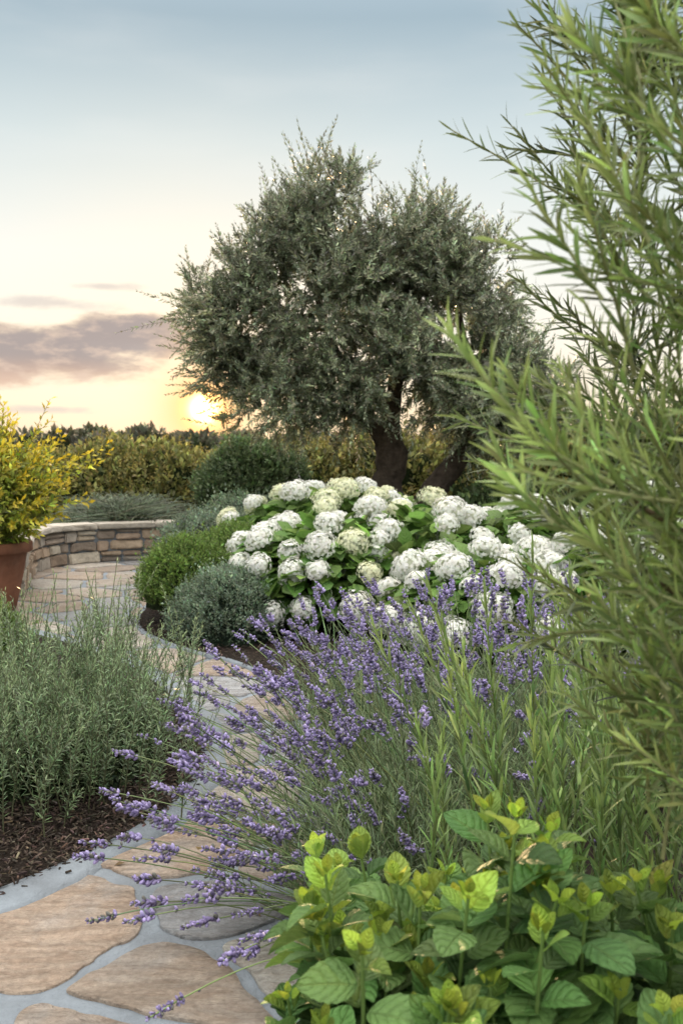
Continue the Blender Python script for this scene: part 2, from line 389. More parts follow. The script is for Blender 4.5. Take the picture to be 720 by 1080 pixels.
def smooth_line(P,it=3):
    P=np.array(P,float)
    for _ in range(it):
        Q=[P[0]]
        for a,b in zip(P[:-1],P[1:]): Q+= [.75*a+.25*b,.25*a+.75*b]
        Q.append(P[-1]); P=np.array(Q)
    return P
def inside(pts,poly):
    x,y=pts[:,0],pts[:,1]; r=np.zeros(len(pts),bool); n=len(poly)
    for i in range(n):
        x1,y1=poly[i];x2,y2=poly[(i+1)%n]
        if y1==y2: continue
        c=((y1>y)!=(y2>y))&(x<(x2-x1)*(y-y1)/(y2-y1)+x1); r^=c
    return r
import bmesh
def bed(name,edge,close,side,chips,chiparea,rib=True):
    E=smooth_line(edge,3); poly=np.concatenate([E,np.array(close,float)])
    me=bpy.data.meshes.new(name)
    bm=bmesh.new(); vs=[bm.verts.new((p[0],p[1],.020)) for p in poly]
    f=bm.faces.new(vs); 
    if f.normal.z<0: f.normal_flip()
    bmesh.ops.triangulate(bm,faces=[f]); bm.to_mesh(me); bm.free()
    me.materials.append(M_mulch)
    o=bpy.data.objects.new(name,me); sc.collection.objects.link(o)
    T=nrm(np.gradient(E,axis=0)); Nn=np.stack([-T[:,1],T[:,0]],1)*side
    wv=.018*np.sin(np.arange(len(E))*.7)+rng.normal(0,.004,len(E))
    prof=[(-.03,.010,0),(-.02,.0235,0),(.0,.025,0),(.05,.0165,.3),(.072,.0135,1),(.084,-.003,1)] if rib else [(-.03,.010,0),(-.02,.0235,0),(-.005,.0245,0),(.004,.018,0),(.008,-.003,0)]
    V=np.concatenate([np.concatenate([E+Nn*(o_+wv*q_)[:,None],np.full((len(E),1),z_)],1) for o_,z_,q_ in prof]); n=len(E)
    F=[(r*n+k,r*n+k+1,(r+1)*n+k+1,(r+1)*n+k) for r in range(len(prof)-1) for k in range(n-1)]
    mb=MB(); mb.add(V,F,A(.3,.3,.3)); mb.obj('path_edging',M_mortar)
    x0,x1,y0,y1=chiparea
    pts=np.stack([rng.uniform(x0,x1,chips),rng.uniform(y0,y1,chips)],1); pts=pts[inside(pts,poly)]
    k0=int(chips*.003); ii=rng.integers(0,len(E),k0); st_=E[ii]+Nn[ii]*np.abs(rng.normal(0,.02,(k0,1)))
    k=len(pts); P=np.concatenate([pts,rng.uniform(.02,.04,(k,1))],1)
    P=np.concatenate([P,np.concatenate([st_,np.full((k0,1),.022)],1)]); k=len(P)
    T=np.array([(-.5,-1,0),(.5,-1,.1),(.6,1,0),(-.4,1,.1),(-.45,-.9,.35),(.45,-.8,.4),(.5,.9,.35),(-.35,.9,.4)])
    FF=np.array([(4,5,6,7),(0,1,5,4),(1,2,6,5),(2,3,7,6),(3,0,4,7)])
    D=rdir(k); D[:,2]*=.35; U=A(0,0,1)+rng.normal(0,.4,(k,3))
    S=np.stack([rng.uniform(.002,.0065,k),rng.uniform(.004,.015,k),rng.uniform(.004,.01,k)],1)
    mb=MB(); scatter(mb,(T,FF,np.zeros((8,2))),P,D,U,S,cvar((.052,.039,.031),k,.6,.08)); mb.obj('mulch',M_chip,smooth=False)
bed('garden_bed',[(-2.2,1.5),(-1.25,2.15),(-.86,2.55),(-.60,2.95),(-.50,3.3),(-.50,3.8),(-.72,4.5),(-1.20,5.4),(-2.2,6.4),(-3.2,6.7),(-4.5,6.8)],[(-5.5,6.8),(-5.5,1.2)],-1,42000,(-2.6,-.4,1.8,4.5))
bed('garden_bed',[(.0,.4),(-.04,1.3),(-.04,2.05),(-.0,2.7),(-.06,3.5),(-.20,4.4),(-.48,5.2),(-.95,5.62),(-1.36,6.3),(-1.42,7.3),(-1.5,8.6),(-1.35,10.25)],[(4,10.25),(4,.4)],1,16000,(-1.5,.6,1.2,7),rib=False)
mb=MB(); mb.add(np.array([(-8,9.9,.30),(8,10.2,.30),(12,40,.30),(-12,40,.30)]),[(0,1,2,3)],A(.1,.1,.1)); mb.obj('terrace_lawn',M_ground)

mb=MB(); n=90; P=np.stack([rng.uniform(-2.2,-.2,n),rng.uniform(2,9.5,n),np.full(n,.016)],1)
D=rdir(n); D[:,2]*=.15
scatter(mb,leaf_t(2,lambda t:.5*math.sin(math.pi*min(1,t*.96+.02)),.2,.4,3),P,D,A(0,0,1)+rng.normal(0,.3,(n,3)),rng.uniform(.012,.035,n),cvar((.12,.09,.04),n,.4)); mb.obj('fallen_leaves',M_leaf)

# ------------------------------------------------------------------ wall
W=smooth_line([(-2.42,7.55),(-2.58,8.2),(-2.78,8.9),(-2.72,9.5),(-2.2,9.85),(-1.6,10.0),(-.8,10.05),(.3,10.05),(3,10.05)],3)
seg=np.linalg.norm(np.diff(W,axis=0),axis=1); cum=np.concatenate([[0],np.cumsum(seg)])
def wp(s,off=0):
    x=np.interp(s,cum,W[:,0]);y=np.interp(s,cum,W[:,1]); e=.03
    tx=np.interp(s+e,cum,W[:,0])-np.interp(s-e,cum,W[:,0]);ty=np.interp(s+e,cum,W[:,1])-np.interp(s-e,cum,W[:,1]);l=math.hypot(tx,ty) or 1
    return A(x-ty/l*off,y+tx/l*off)
wall=empty('stone_wall')
def blocks(name,items,mat,bev):
    bm=bmesh.new(); cl=bm.verts.layers.float_color.new('Col')
    for (s0,s1,z0,z1,o0,o1,c,jit) in items:
        vs=[]
        ns=max(1,int((s1-s0)/.12))
        for k in range(ns+1):
            s=s0+(s1-s0)*k/ns
            for o,z in ((o0,z0),(o1,z0),(o1,z1),(o0,z1)):
                p=wp(s,o); vs.append(bm.verts.new((p[0]+rs.normal(0,jit),p[1]+rs.normal(0,jit),z+rs.normal(0,jit*.6))))
        for v in vs: v[cl]=(*c,1)
        for k in range(ns):
            a=k*4;b=a+4
            for i in range(4): bm.faces.new((vs[a+i],vs[a+(i+1)%4],vs[b+(i+1)%4],vs[b+i]))
        bm.faces.new(vs[:4][::-1]); bm.faces.new(vs[-4:])
    bmesh.ops.recalc_face_normals(bm,faces=bm.faces)
    bmesh.ops.bevel(bm,geom=[e for e in bm.edges if len(e.link_faces)==2 and e.calc_face_angle(0)>.9],offset=bev,segments=2,affect='EDGES')
    me=bpy.data.meshes.new(name); bm.to_mesh(me); bm.free(); me.materials.append(mat)
    o=bpy.data.objects.new(name,me); sc.collection.objects.link(o); o.parent=wall
wpal=[(.40,.31,.23),(.34,.26,.20),(.45,.38,.30),(.36,.32,.28),(.42,.32,.24),(.29,.24,.20),(.48,.43,.36)]
items=[];z=0
for ci,hgt in enumerate((.12,.10,.11)):
    s=0.02
    while s<cum[-1]-.1:
        l=rs.uniform(.12,.34); c_=np.array(wpal[rs.integers(len(wpal))])*rs.uniform(.85,1.15); e_=min(s+l-.014,cum[-1]); o_=rs.uniform(-.014,.014)
        if rs.random()<.25 and hgt>.1:
            hh=hgt*rs.uniform(.4,.6); items.append((s,e_,z+.006,z+hh-.004,o_,.22,c_,.006)); items.append((s,e_,z+hh+.006,z+hgt-.008,rs.uniform(-.012,.012),.22,np.array(wpal[rs.integers(len(wpal))]),.006))
        else: items.append((s,e_,z+.006,z+hgt-.008,o_,.22,c_,.008))
        s+=l
    z+=hgt
blocks('courses',items,M_wall,.012)
items=[];s=-.02
while s<cum[-1]-.1:
    l=rs.uniform(.3,.6); items.append((s,s+l-.008,.335,.38+rs.uniform(0,.012),-.035+rs.uniform(-.01,.01),.27,A(.43,.39,.34)*rs.uniform(.85,1.1),.005)); s+=l
blocks('coping',items,M_wall,.01)
blocks('mortar_core',[(0.03,cum[-1]-.02,-.02,.334,.03,.2,(.2,.2,.2),0)],M_mortar,.002)

# ------------------------------------------------------------------ foliage mounds
def lump(d,ph,k=3.):
    x,y,z=d[...,0],d[...,1],d[...,2]
    return (np.sin(k*x+ph[0])*np.sin(k*y+ph[1])+np.sin(k*1.7*z+ph[2]+x*2)*.6+np.sin(k*2.3*y+ph[3]+z*k)*np.sin(k*2.1*x+ph[4])*.5)/1.6
diamond=(np.array([(0,0,0),(.28,.45,.06),(0,1,0),(-.28,.45,.06)]),np.array([(0,1,2,3)]),np.array([(.5,0),(1,.5),(.5,1),(0,.5)]))
thin=(np.array([(0,0,0),(.13,.45,.02),(0,1,-.04),(-.13,.45,.02)]),np.array([(0,1,2,3)]),np.array([(.5,0),(1,.5),(.5,1),(0,.5)]))
def mound(mb,c,r,n,size,col,amp=.12,k=3.,tpl=diamond,core=(.02,.03,.012),spread=.25,cb=.3,up=.5,bright_top=.5,zmin=-.15,coref=.86,loose=.12):
    c=A(*c);r=A(*r);ph=rng.uniform(0,6.3,5)
    d=rdir(int(n*1.6)); d=d[d[:,2]>zmin][:n]; n=len(d)
    lf=lump(d,ph,k); f=1+amp*lf+rng.uniform(-spread,.03,n)*rng.random(n)+np.abs(rng.normal(0,loose,n))*(rng.random(n)<.15)
    P=c+d*r*f[:,None]; P[:,2]=np.maximum(P[:,2],.03)
    D=nrm(d*.8+A(0,0,up)+rng.normal(0,.6,(n,3))); U=d+A(0,0,.5)+rng.normal(0,.6,(n,3))
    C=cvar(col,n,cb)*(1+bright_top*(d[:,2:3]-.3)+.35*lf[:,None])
    C=np.clip(C,.005,.9)
    scatter(mb,tpl,P,D,U,size*rng.uniform(.6,1.3,n),C,0)
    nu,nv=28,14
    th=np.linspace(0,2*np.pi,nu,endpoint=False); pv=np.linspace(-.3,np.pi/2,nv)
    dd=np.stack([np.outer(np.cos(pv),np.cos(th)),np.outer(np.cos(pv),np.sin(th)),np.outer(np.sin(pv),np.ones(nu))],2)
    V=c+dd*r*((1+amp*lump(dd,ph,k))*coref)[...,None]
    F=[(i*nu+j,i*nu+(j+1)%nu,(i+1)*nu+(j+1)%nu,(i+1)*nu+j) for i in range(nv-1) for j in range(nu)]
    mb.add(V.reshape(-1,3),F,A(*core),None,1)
def shoots(mb,c,r,n,L_,size,col,young,m=14,tpl=diamond,sw=.8):
    c=A(*c);r=A(*r); d=rdir(n*3); d=d[d[:,2]>-.05][:n]; n=len(d)
    P0=c+d*r*.85; D=nrm(d*.7+A(0,0,.6)+rng.normal(0,.25,(n,3)))
    sprigs(mb,P0,D,L_*rng.uniform(.6,1.2,n),rng.normal(0,.1,(n,3)),m,tpl,size,col,t0=.2,ang=(30,65),stemr=.0018,cb=.3,young=young,k=4,sw=sw,whorl=2)
LM=[M_leaf,M_core]
mb=MB(); 
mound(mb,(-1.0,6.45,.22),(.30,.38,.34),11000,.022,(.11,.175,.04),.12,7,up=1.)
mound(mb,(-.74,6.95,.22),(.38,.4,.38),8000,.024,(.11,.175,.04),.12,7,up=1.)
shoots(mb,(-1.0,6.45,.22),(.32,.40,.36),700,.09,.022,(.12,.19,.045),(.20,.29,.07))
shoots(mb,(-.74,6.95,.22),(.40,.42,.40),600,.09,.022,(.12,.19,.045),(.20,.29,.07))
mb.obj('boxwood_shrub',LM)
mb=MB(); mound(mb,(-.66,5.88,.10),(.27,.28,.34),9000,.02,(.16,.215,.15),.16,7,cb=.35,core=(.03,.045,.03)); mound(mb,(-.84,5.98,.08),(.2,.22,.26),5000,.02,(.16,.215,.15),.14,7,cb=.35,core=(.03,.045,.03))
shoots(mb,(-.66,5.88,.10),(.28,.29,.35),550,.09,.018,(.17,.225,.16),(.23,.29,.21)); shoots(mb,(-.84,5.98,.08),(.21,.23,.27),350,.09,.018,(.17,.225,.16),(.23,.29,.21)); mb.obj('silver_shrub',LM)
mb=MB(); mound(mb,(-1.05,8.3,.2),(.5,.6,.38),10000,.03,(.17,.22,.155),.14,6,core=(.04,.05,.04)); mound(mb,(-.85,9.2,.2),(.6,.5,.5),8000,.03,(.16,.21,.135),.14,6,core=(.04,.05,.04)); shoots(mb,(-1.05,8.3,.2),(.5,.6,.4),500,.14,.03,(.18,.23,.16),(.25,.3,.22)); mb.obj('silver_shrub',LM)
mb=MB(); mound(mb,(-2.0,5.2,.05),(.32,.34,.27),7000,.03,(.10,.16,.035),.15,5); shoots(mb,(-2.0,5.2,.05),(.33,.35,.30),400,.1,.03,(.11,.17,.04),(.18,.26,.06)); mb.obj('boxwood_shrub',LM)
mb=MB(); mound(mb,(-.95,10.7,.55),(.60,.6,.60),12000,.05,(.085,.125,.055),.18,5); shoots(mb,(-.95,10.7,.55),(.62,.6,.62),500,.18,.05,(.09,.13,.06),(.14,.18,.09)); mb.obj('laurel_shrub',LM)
mb=MB()
for x,y,rx,h in [(-7.5,13,1.2,.85),(-6.2,12.7,1.1,.75),(-4.9,12.9,1.1,.80),(-3.8,12.6,.9,.68),(-2.9,12.4,.75,.82),(-2.1,12.2,.7,.78),(-1.4,12.3,.7,.68),(-.5,12.5,.8,.90),(.6,12.5,.9,1.0),(1.8,12.5,1,1.1),(3.,12.3,1.2,1.2),(4.4,12.3,1.2,1.3),(6,12.3,1.3,1.3)]:
    mound(mb,(x,y,.3),(rx,.8,h),5500,.08,(.14,.14,.045),.2,5,cb=.5,loose=.08)
    shoots(mb,(x,y,.3),(rx,.8,h),260,.30,.07,(.165,.16,.05),(.32,.24,.07),12)  # warm leaf and tip tints put low-sun highlights into the hedge colour
mb.obj('hedge',LM)
mb=MB()
for x,y,rx,h in [(1.5,8.6,.7,.7),(2.5,8.6,.8,.9),(.4,8.3,.6,.5),(3.5,8.0,.8,1.0)]:
    mound(mb,(x,y,.1),(rx,.6,h),7000,.055,(.07,.105,.04),.15,4,cb=.4); shoots(mb,(x,y,.1),(rx,.6,h),250,.18,.05,(.08,.12,.05),(.12,.17,.07))
mb.obj('laurel_shrub',LM)
mb=MB()
for i in range(70):
    x=-60+i*1.9+rng.uniform(-1,1); mound(mb,(x,rng.uniform(95,120),.0),(rng.uniform(1.6,3),2,rng.uniform(.9,2.4)),300,.9,(.09,.09,.06),.2,3,cb=.3,loose=.02)
mb.obj('distant_treeline',LM)
mb=MB(); n=1500
P0=np.stack([rng.normal(-2.35,.2,n),rng.normal(10.6,.16,n),np.full(n,.3)],1)
D=nrm(np.stack([rng.normal(0,.5,n),rng.normal(0,.5,n),np.ones(n)],1)); B=D*A(.5,.5,0)+A(0,0,-.45); t=np.tile(np.linspace(0,1,6),(n,1))
tubes(mb,spos(P0,D,rng.uniform(.4,.7,n),B,t),np.array([.004,.004,.0035,.003,.002,.0008]),3,cvar((.24,.28,.20),n)); mb.obj('ornamental_grass',M_leaf)

# ------------------------------------------------------------------ olive tree
olive=empty('olive_tree')
mb=MB()
def limb(P,r0,r1,sides=14,rough=.12,c=(.085,.065,.052)):
    P=smooth_line(P,2); n=len(P); R=np.linspace(r0,r1,n)*(1+rough*rng.normal(0,.5,n))
    P=P+rng.normal(0,r0*.06,P.shape); tubes(mb,P[None],R[None],sides,A(*c))
limb([(.50,9.0,-.05),(.47,9,.3),(.42,9.0,.7),(.47,8.98,1.05),(.40,9,1.35)],.17,.12)
limb([(.56,8.95,-.05),(.58,8.93,.25),(.66,8.9,.50),(.84,8.88,.80),(1.06,8.9,1.04),(1.30,8.9,1.4)],.13,.085)
limb([(.47,9,1.0),(.25,8.95,1.4),(-.05,8.9,1.9),(-.25,8.9,2.6),(-.2,8.9,3.1)],.085,.02,8)
limb([(.42,9,1.3),(.5,9.05,1.8),(.6,9,2.5),(.65,9,3.0)],.10,.02,8)
limb([(.35,9,1.25),(-.2,9.1,1.6),(-.7,9.05,1.8),(-1.1,9.05,2.0)],.05,.012,8)
limb([(1.15,8.9,1.2),(1.1,9,2),(1.0,9.1,2.7)],.06,.015,8)
limb([(1.2,8.9,1.3),(1.5,8.9,1.7),(1.6,9,2.1)],.05,.012,8)
lobes=[((-.24,9.0,2.28),.86),((-.82,8.9,2.15),.50),((-.15,9.0,2.95),.54),((-.45,8.9,2.90),.38),((-.08,8.9,3.28),.32),((.30,9.0,2.72),.48),((.66,9.1,2.62),.54),((.90,9.1,2.15),.82),((-.95,8.9,1.80),.34),((-.45,8.7,1.62),.46),((1.25,8.8,1.72),.60),((.05,8.7,1.6),.42),((.52,8.6,1.80),.50),((.80,9.1,3.0),.34),((-.70,8.9,2.6),.40),((1.2,9,2.6),.42),((1.55,8.9,1.50),.58),((1.15,8.7,1.45),.42),((-1.15,8.9,2.30),.28)]
def onoise(P): 
    x,y,z=P[:,0],P[:,1],P[:,2]
    return np.sin(4.1*x+1.3+1.1*z)*np.sin(3.7*z+.6*x+2)*.6+.7*np.sin(7.3*x+2.2*y+.4)*np.sin(6.6*z-1.9*y+1.1)+.5*np.sin(12*x+z*3)*np.sin(11*z+y*4)
vol=np.array([r**2.1 for c,r in lobes]); vol/=vol.sum()
NT=6200
li=rng.choice(len(lobes),NT,p=vol); LC=np.array([c for c,r in lobes])[li]; LR=np.array([r for c,r in lobes])[li]
d=rdir(NT); d[:,1]-=.35; d=nrm(d)
P0=LC+d*(LR*rng.uniform(.4,1.0,NT))[:,None]
keep=onoise(P0)>-.46; P0=P0[keep]; d=d[keep]; NT=len(P0)
D=nrm(d*.8+A(0,0,.35)+rng.normal(0,.45,(NT,3))); Lh=rng.uniform(.10,.27,NT)
sag=A(0,0,-.5)*(d[:,2:3]<.2); B=A(0,0,.05)+sag+rng.normal(0,.12,(NT,3))
cm_=(.82+.40*np.clip(onoise(P0),-.6,1))[:,None]*np.ones((1,3))
sprigs(mb,P0,D,Lh,B,28,thin,.055,(.20,.225,.15),ang=(25,65),stemr=.0022,stemc=(.12,.11,.07),smat=0,lmat=1,cb=.42,whorl=2,k=4,sw=1.2,cmul=cm_)
for (c,r) in lobes:
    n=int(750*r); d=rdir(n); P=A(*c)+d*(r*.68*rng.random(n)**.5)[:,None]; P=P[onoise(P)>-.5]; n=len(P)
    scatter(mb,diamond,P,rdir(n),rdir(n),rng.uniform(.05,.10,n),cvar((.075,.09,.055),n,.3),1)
NS=330
tops=[i for i,(c,r) in enumerate(lobes) if c[2]>2.5 or c[0]<-.9]
li=rng.choice(tops,NS); LC=np.array([c for c,r in lobes])[li]; LR=np.array([r for c,r in lobes])[li]
d=nrm(rdir(NS)*.9+A(-.1,0,.6)); P0=LC+d*(LR*.75)[:,None]
D=nrm(d*.7+A(0,0,.55)+rng.normal(0,.3,(NS,3)))
sprigs(mb,P0,D,rng.uniform(.18,.50,NS),rng.normal(0,.18,(NS,3)),30,thin,.062,(.20,.22,.15),ang=(25,60),stemr=.0025,stemc=(.14,.13,.08),smat=0,lmat=1,cb=.3,whorl=2,k=5,sw=1.2)
NS=110
P0=np.stack([rng.uniform(-1.2,-.85,NS),rng.normal(8.9,.25,NS),rng.uniform(1.6,2.4,NS)],1)
D=nrm(A(-.8,0,.15)+rng.normal(0,.35,(NS,3)))
sprigs(mb,P0,D,rng.uniform(.2,.42,NS),rng.normal(0,.14,(NS,3)),30,thin,.058,(.19,.20,.12),ang=(22,50),stemr=.0025,stemc=(.14,.13,.08),smat=0,lmat=1,cb=.3,whorl=2,k=5,sw=1.15)
NS=20
P0=np.stack([rng.uniform(-1.15,-.85,NS),rng.normal(8.9,.25,NS),rng.uniform(1.25,1.6,NS)],1)
D=nrm(A(-.6,0,-.1)+rng.normal(0,.4,(NS,3)))
sprigs(mb,P0,D,rng.uniform(.15,.3,NS),rng.normal(0,.14,(NS,3)),24,thin,.055,(.19,.20,.11),ang=(22,50),stemr=.0025,stemc=(.14,.13,.08),smat=0,lmat=1,cb=.3,whorl=2,k=5,sw=1.15)
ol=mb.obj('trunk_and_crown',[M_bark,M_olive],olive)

# ------------------------------------------------------------------ hydrangeas
Tp=[];Fp=[]
for i in range(4):
    a=i*math.pi/2; ca,sa=math.cos(a),math.sin(a)
    for x,y,z in [(0,.03,0),(.5,.5,.08),(0,1,.0),(-.5,.5,.08)]:
        Tp.append((x*ca-y*sa,x*sa+y*ca,z+.02*i))
    Fp.append([4*i,4*i+1,4*i+2,4*i+3])
floret=(np.array(Tp),np.array(Fp),np.zeros((16,2)))
hleaf=leaf_t(5,lambda t:.80*math.sin(math.pi*min(1,t**.8*.97+.015))**.8,.22,.35,3,.06)
def hydrangea(c,r,nleaf,nhead,seed,lo=-.1,creamy=.3):
    mb=MB(); c=A(*c); r=A(*r); R=np.random.default_rng(seed)
    d=rdir(nleaf*2); d=d[d[:,2]>lo][:nleaf]; n=len(d); ph=R.uniform(0,6.3,5)
    f=(1.0+.1*lump(d,ph))*(1-.35*rng.random(n)**1.5)
    P=c+d*r*f[:,None]; D=nrm(d*A(1,1,.2)*.9+rng.normal(0,.35,(n,3))+A(0,0,-.15)); U=d*.5+A(0,0,1)+rng.normal(0,.3,(n,3))
    scatter(mb,hleaf,P,D,U,rng.uniform(.07,.145,n),cvar((.14,.25,.055),n,.34),0)
    m=70; q=nrm(np.stack([R.normal(0,1,m),R.normal(0,1,m),np.abs(R.normal(0,1,m))+.4],1)); base=np.stack([c[0]+q[:,0]*.2,c[1]+q[:,1]*.2,np.full(m,.0)],1)
    E=c+q*r*.9; tt=np.linspace(0,1,5)[None,:,None]; tubes(mb,base[:,None]*(1-tt)+E[:,None]*tt+A(0,0,1)*(tt*(1-tt)*.2),np.full(5,.004),4,A(.12,.15,.05),0)
    H=[];tries=0
    while len(H)<nhead and tries<6000:
        tries+=1; v=nrm(R.normal(size=3)); 
        if v[2]<lo+.05 or v[1]>.6: continue
        p=c+v*r*(1+.1*float(lump(v,ph)))*R.uniform(1.0,1.20)
        if all(np.linalg.norm(p-h[0])>.175 for h in H): H.append((p,v))
    for p,v in H:
        rad=R.uniform(.070,.120); ax=nrm(v*.8+A(0,-.15,.6)+R.normal(0,.2,3)); nf=int(400*(rad/.11)**2)
        g=rdir(nf*2); g=g[(g@ax)>-.35][:nf]; nf=len(g)
        ph2=R.uniform(0,6.3,5)
        fl=(1-.34*np.abs(g@ax))*(1+.11*lump(g,ph2,4.5))
        Q=p+g*(rad*fl*rng.uniform(.87,1.06,nf))[:,None]
        kind=R.random()
        base=A(.84,.85,.81) if kind>creamy else A(.78,.80,.60)
        C=np.clip(cvar(base,nf,.07,.02),0,.88)
        Dt=np.cross(g,rdir(nf)); scatter(mb,floret,Q,Dt,g+rng.normal(0,.22,g.shape),rng.uniform(.009,.0135,nf),C,1)
        th=np.linspace(0,2*np.pi,14,endpoint=False);pv=np.linspace(-1.5,1.5,9)
        dd=np.stack([np.outer(np.cos(pv),np.cos(th)),np.outer(np.cos(pv),np.sin(th)),np.outer(np.sin(pv),np.ones(14))],2).reshape(-1,3)
        F=[(i*14+j,i*14+(j+1)%14,(i+1)*14+(j+1)%14,(i+1)*14+j) for i in range(8) for j in range(14)]
        mb.add(p+dd*(rad*.72*(1-.32*np.abs(dd@ax)))[:,None],F,A(.62,.65,.52),None,1)
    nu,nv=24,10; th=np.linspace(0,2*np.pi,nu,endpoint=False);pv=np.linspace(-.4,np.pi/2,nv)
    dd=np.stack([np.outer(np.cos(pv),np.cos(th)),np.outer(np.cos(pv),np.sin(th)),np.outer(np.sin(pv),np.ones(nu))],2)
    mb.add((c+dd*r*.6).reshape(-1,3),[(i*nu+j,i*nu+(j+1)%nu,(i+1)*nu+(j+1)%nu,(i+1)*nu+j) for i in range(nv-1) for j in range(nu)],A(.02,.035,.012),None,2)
    mb.obj('hydrangea_bush',[M_hleaf,M_flower,M_core])
hydrangea((-.12,6.35,.29),(.56,.58,.41),1500,34,1,-.35,.25)
hydrangea((.50,6.45,.30),(.6,.6,.43),1400,27,2,-.2,.15)
hydrangea((1.15,6.5,.30),(.6,.55,.44),1100,27,3,-.1,.05)
hydrangea((.85,5.45,.17),(.58,.45,.40),900,27,4,0,.0)
hydrangea((1.50,5.3,.20),(.5,.45,.42),900,22,7,0,.0)
hydrangea((1.95,6.3,.32),(.6,.55,.48),900,22,5,-.1,.05)
hydrangea((.0,7.5,.40),(.8,.5,.42),1100,26,6,.1,.7)

# ------------------------------------------------------------------ potted yellow shrub
pot=empty('terracotta_pot')
prof=[(.0,.0),(.15,.0),(.165,.01),(.19,.12),(.225,.28),(.245,.40),(.25,.41),(.275,.412),(.285,.42),(.285,.475),(.278,.485),(.25,.485),(.243,.46),(.24,.42),(.0,.42)]
nu=48; th=np.linspace(0,2*np.pi,nu,endpoint=False); mb=MB()
PX,PY=-2.46,6.95
V=np.concatenate([np.stack([PX+r_*np.cos(th),PY+r_*np.sin(th),np.full(nu,z_+.012)],1) for r_,z_ in prof])
mb.add(V,[(i*nu+j,i*nu+(j+1)%nu,(i+1)*nu+(j+1)%nu,(i+1)*nu+j) for i in range(len(prof)-1) for j in range(nu)],A(.4,.2,.1)); mb.obj('pot',M_terra,pot)
mb=MB(); n=340
P0=np.stack([rng.normal(PX,.09,n),rng.normal(PY,.09,n),rng.uniform(.42,.80,n)],1)
D=nrm(np.stack([rng.normal(0,.62,n),rng.normal(0,.5,n),rng.uniform(.2,1.2,n)],1))
sprigs(mb,P0,D,rng.uniform(.3,.88,n),A(0,0,-.08)+rng.normal(0,.1,(n,3)),28,leaf_t(2,lambda t:.46*math.sin(math.pi*min(1,t*.96+.02)),.15,.3,3),.058,(.20,.24,.035),t0=.25,ang=(35,65),stemr=.003,stemc=(.14,.14,.05),cb=.55,young=(.66,.48,.03),taper=.2)
mb.obj('yellow_shrub',M_leaf,pot)

# ------------------------------------------------------------------ rosemary (left bed)
needle=leaf_t(2,lambda t:[.13,.19,.06][int(round(t*2))],.08,0,2)
needle3=leaf_t(3,lambda t:[.065,.105,.10,.022][int(round(t*3))],.10,.3,3)
def rosemary(name,pts,n,h,col,size,m,lean=.17,young=None):
    mb=MB(); k=rng.choice(len(pts),n); P0=np.array(pts)[k]+np.concatenate([rng.normal(0,.12,(n,2)),np.zeros((n,1))],1)
    D=nrm(np.stack([rng.normal(0,lean,n),rng.normal(0,lean,n),np.ones(n)],1)); Lh=h*(.42+.62*rng.random(n)**.8); B=rng.normal(0,.12,(n,3))
    sprigs(mb,P0,D,Lh,B,m,needle,size,col,t0=.12,ang=(32,72),stemr=.0026,stemc=(.15,.16,.09),cb=.3,young=young,taper=.4,ch=.06)
    ns=n*4; k=rng.integers(0,n,ns); t=rng.uniform(.1,.72,(ns,1)); P1=spos(P0[k],D[k],Lh[k],B[k],t)[:,0]
    D1=nrm(rdir(ns)*A(.7,.7,.3)+A(0,0,1.0)); 
    sprigs(mb,P1,D1,rng.uniform(.09,.20,ns),rng.normal(0,.1,(ns,3))+A(0,0,.15),26,needle,size*.9,np.array(col)*.85,t0=.05,ang=(32,70),stemr=.0018,stemc=(.15,.16,.09),cb=.34,young=np.array(young)*.9,taper=.45,ch=.06,k=4)
    return mb.obj(name,M_rose)
rosemary('rosemary_bush',[(-.78,3.30,.02),(-.78,3.7,.02),(-.92,3.12,.02),(-1.0,3.6,.02),(-.95,4.1,.02),(-.86,3.5,.02)],130,.61,(.155,.225,.115),.024,80,young=(.31,.40,.20))
rosemary('rosemary_bush',[(-1.3,3.1,.02),(-1.35,3.6,.02),(-1.25,4.0,.02),(-1.12,3.35,.02),(-1.5,3.9,.02),(-1.12,3.02,.02)],130,.61,(.15,.215,.11),.024,80,young=(.30,.38,.19))
mb=MB(); mound(mb,(-1.2,3.6,.05),(.34,.5,.2),5000,.03,(.07,.10,.05),.1,5); mound(mb,(-.88,3.6,.05),(.2,.4,.18),3000,.03,(.07,.10,.05),.1,5); mb.obj('rosemary_undergrowth',LM)

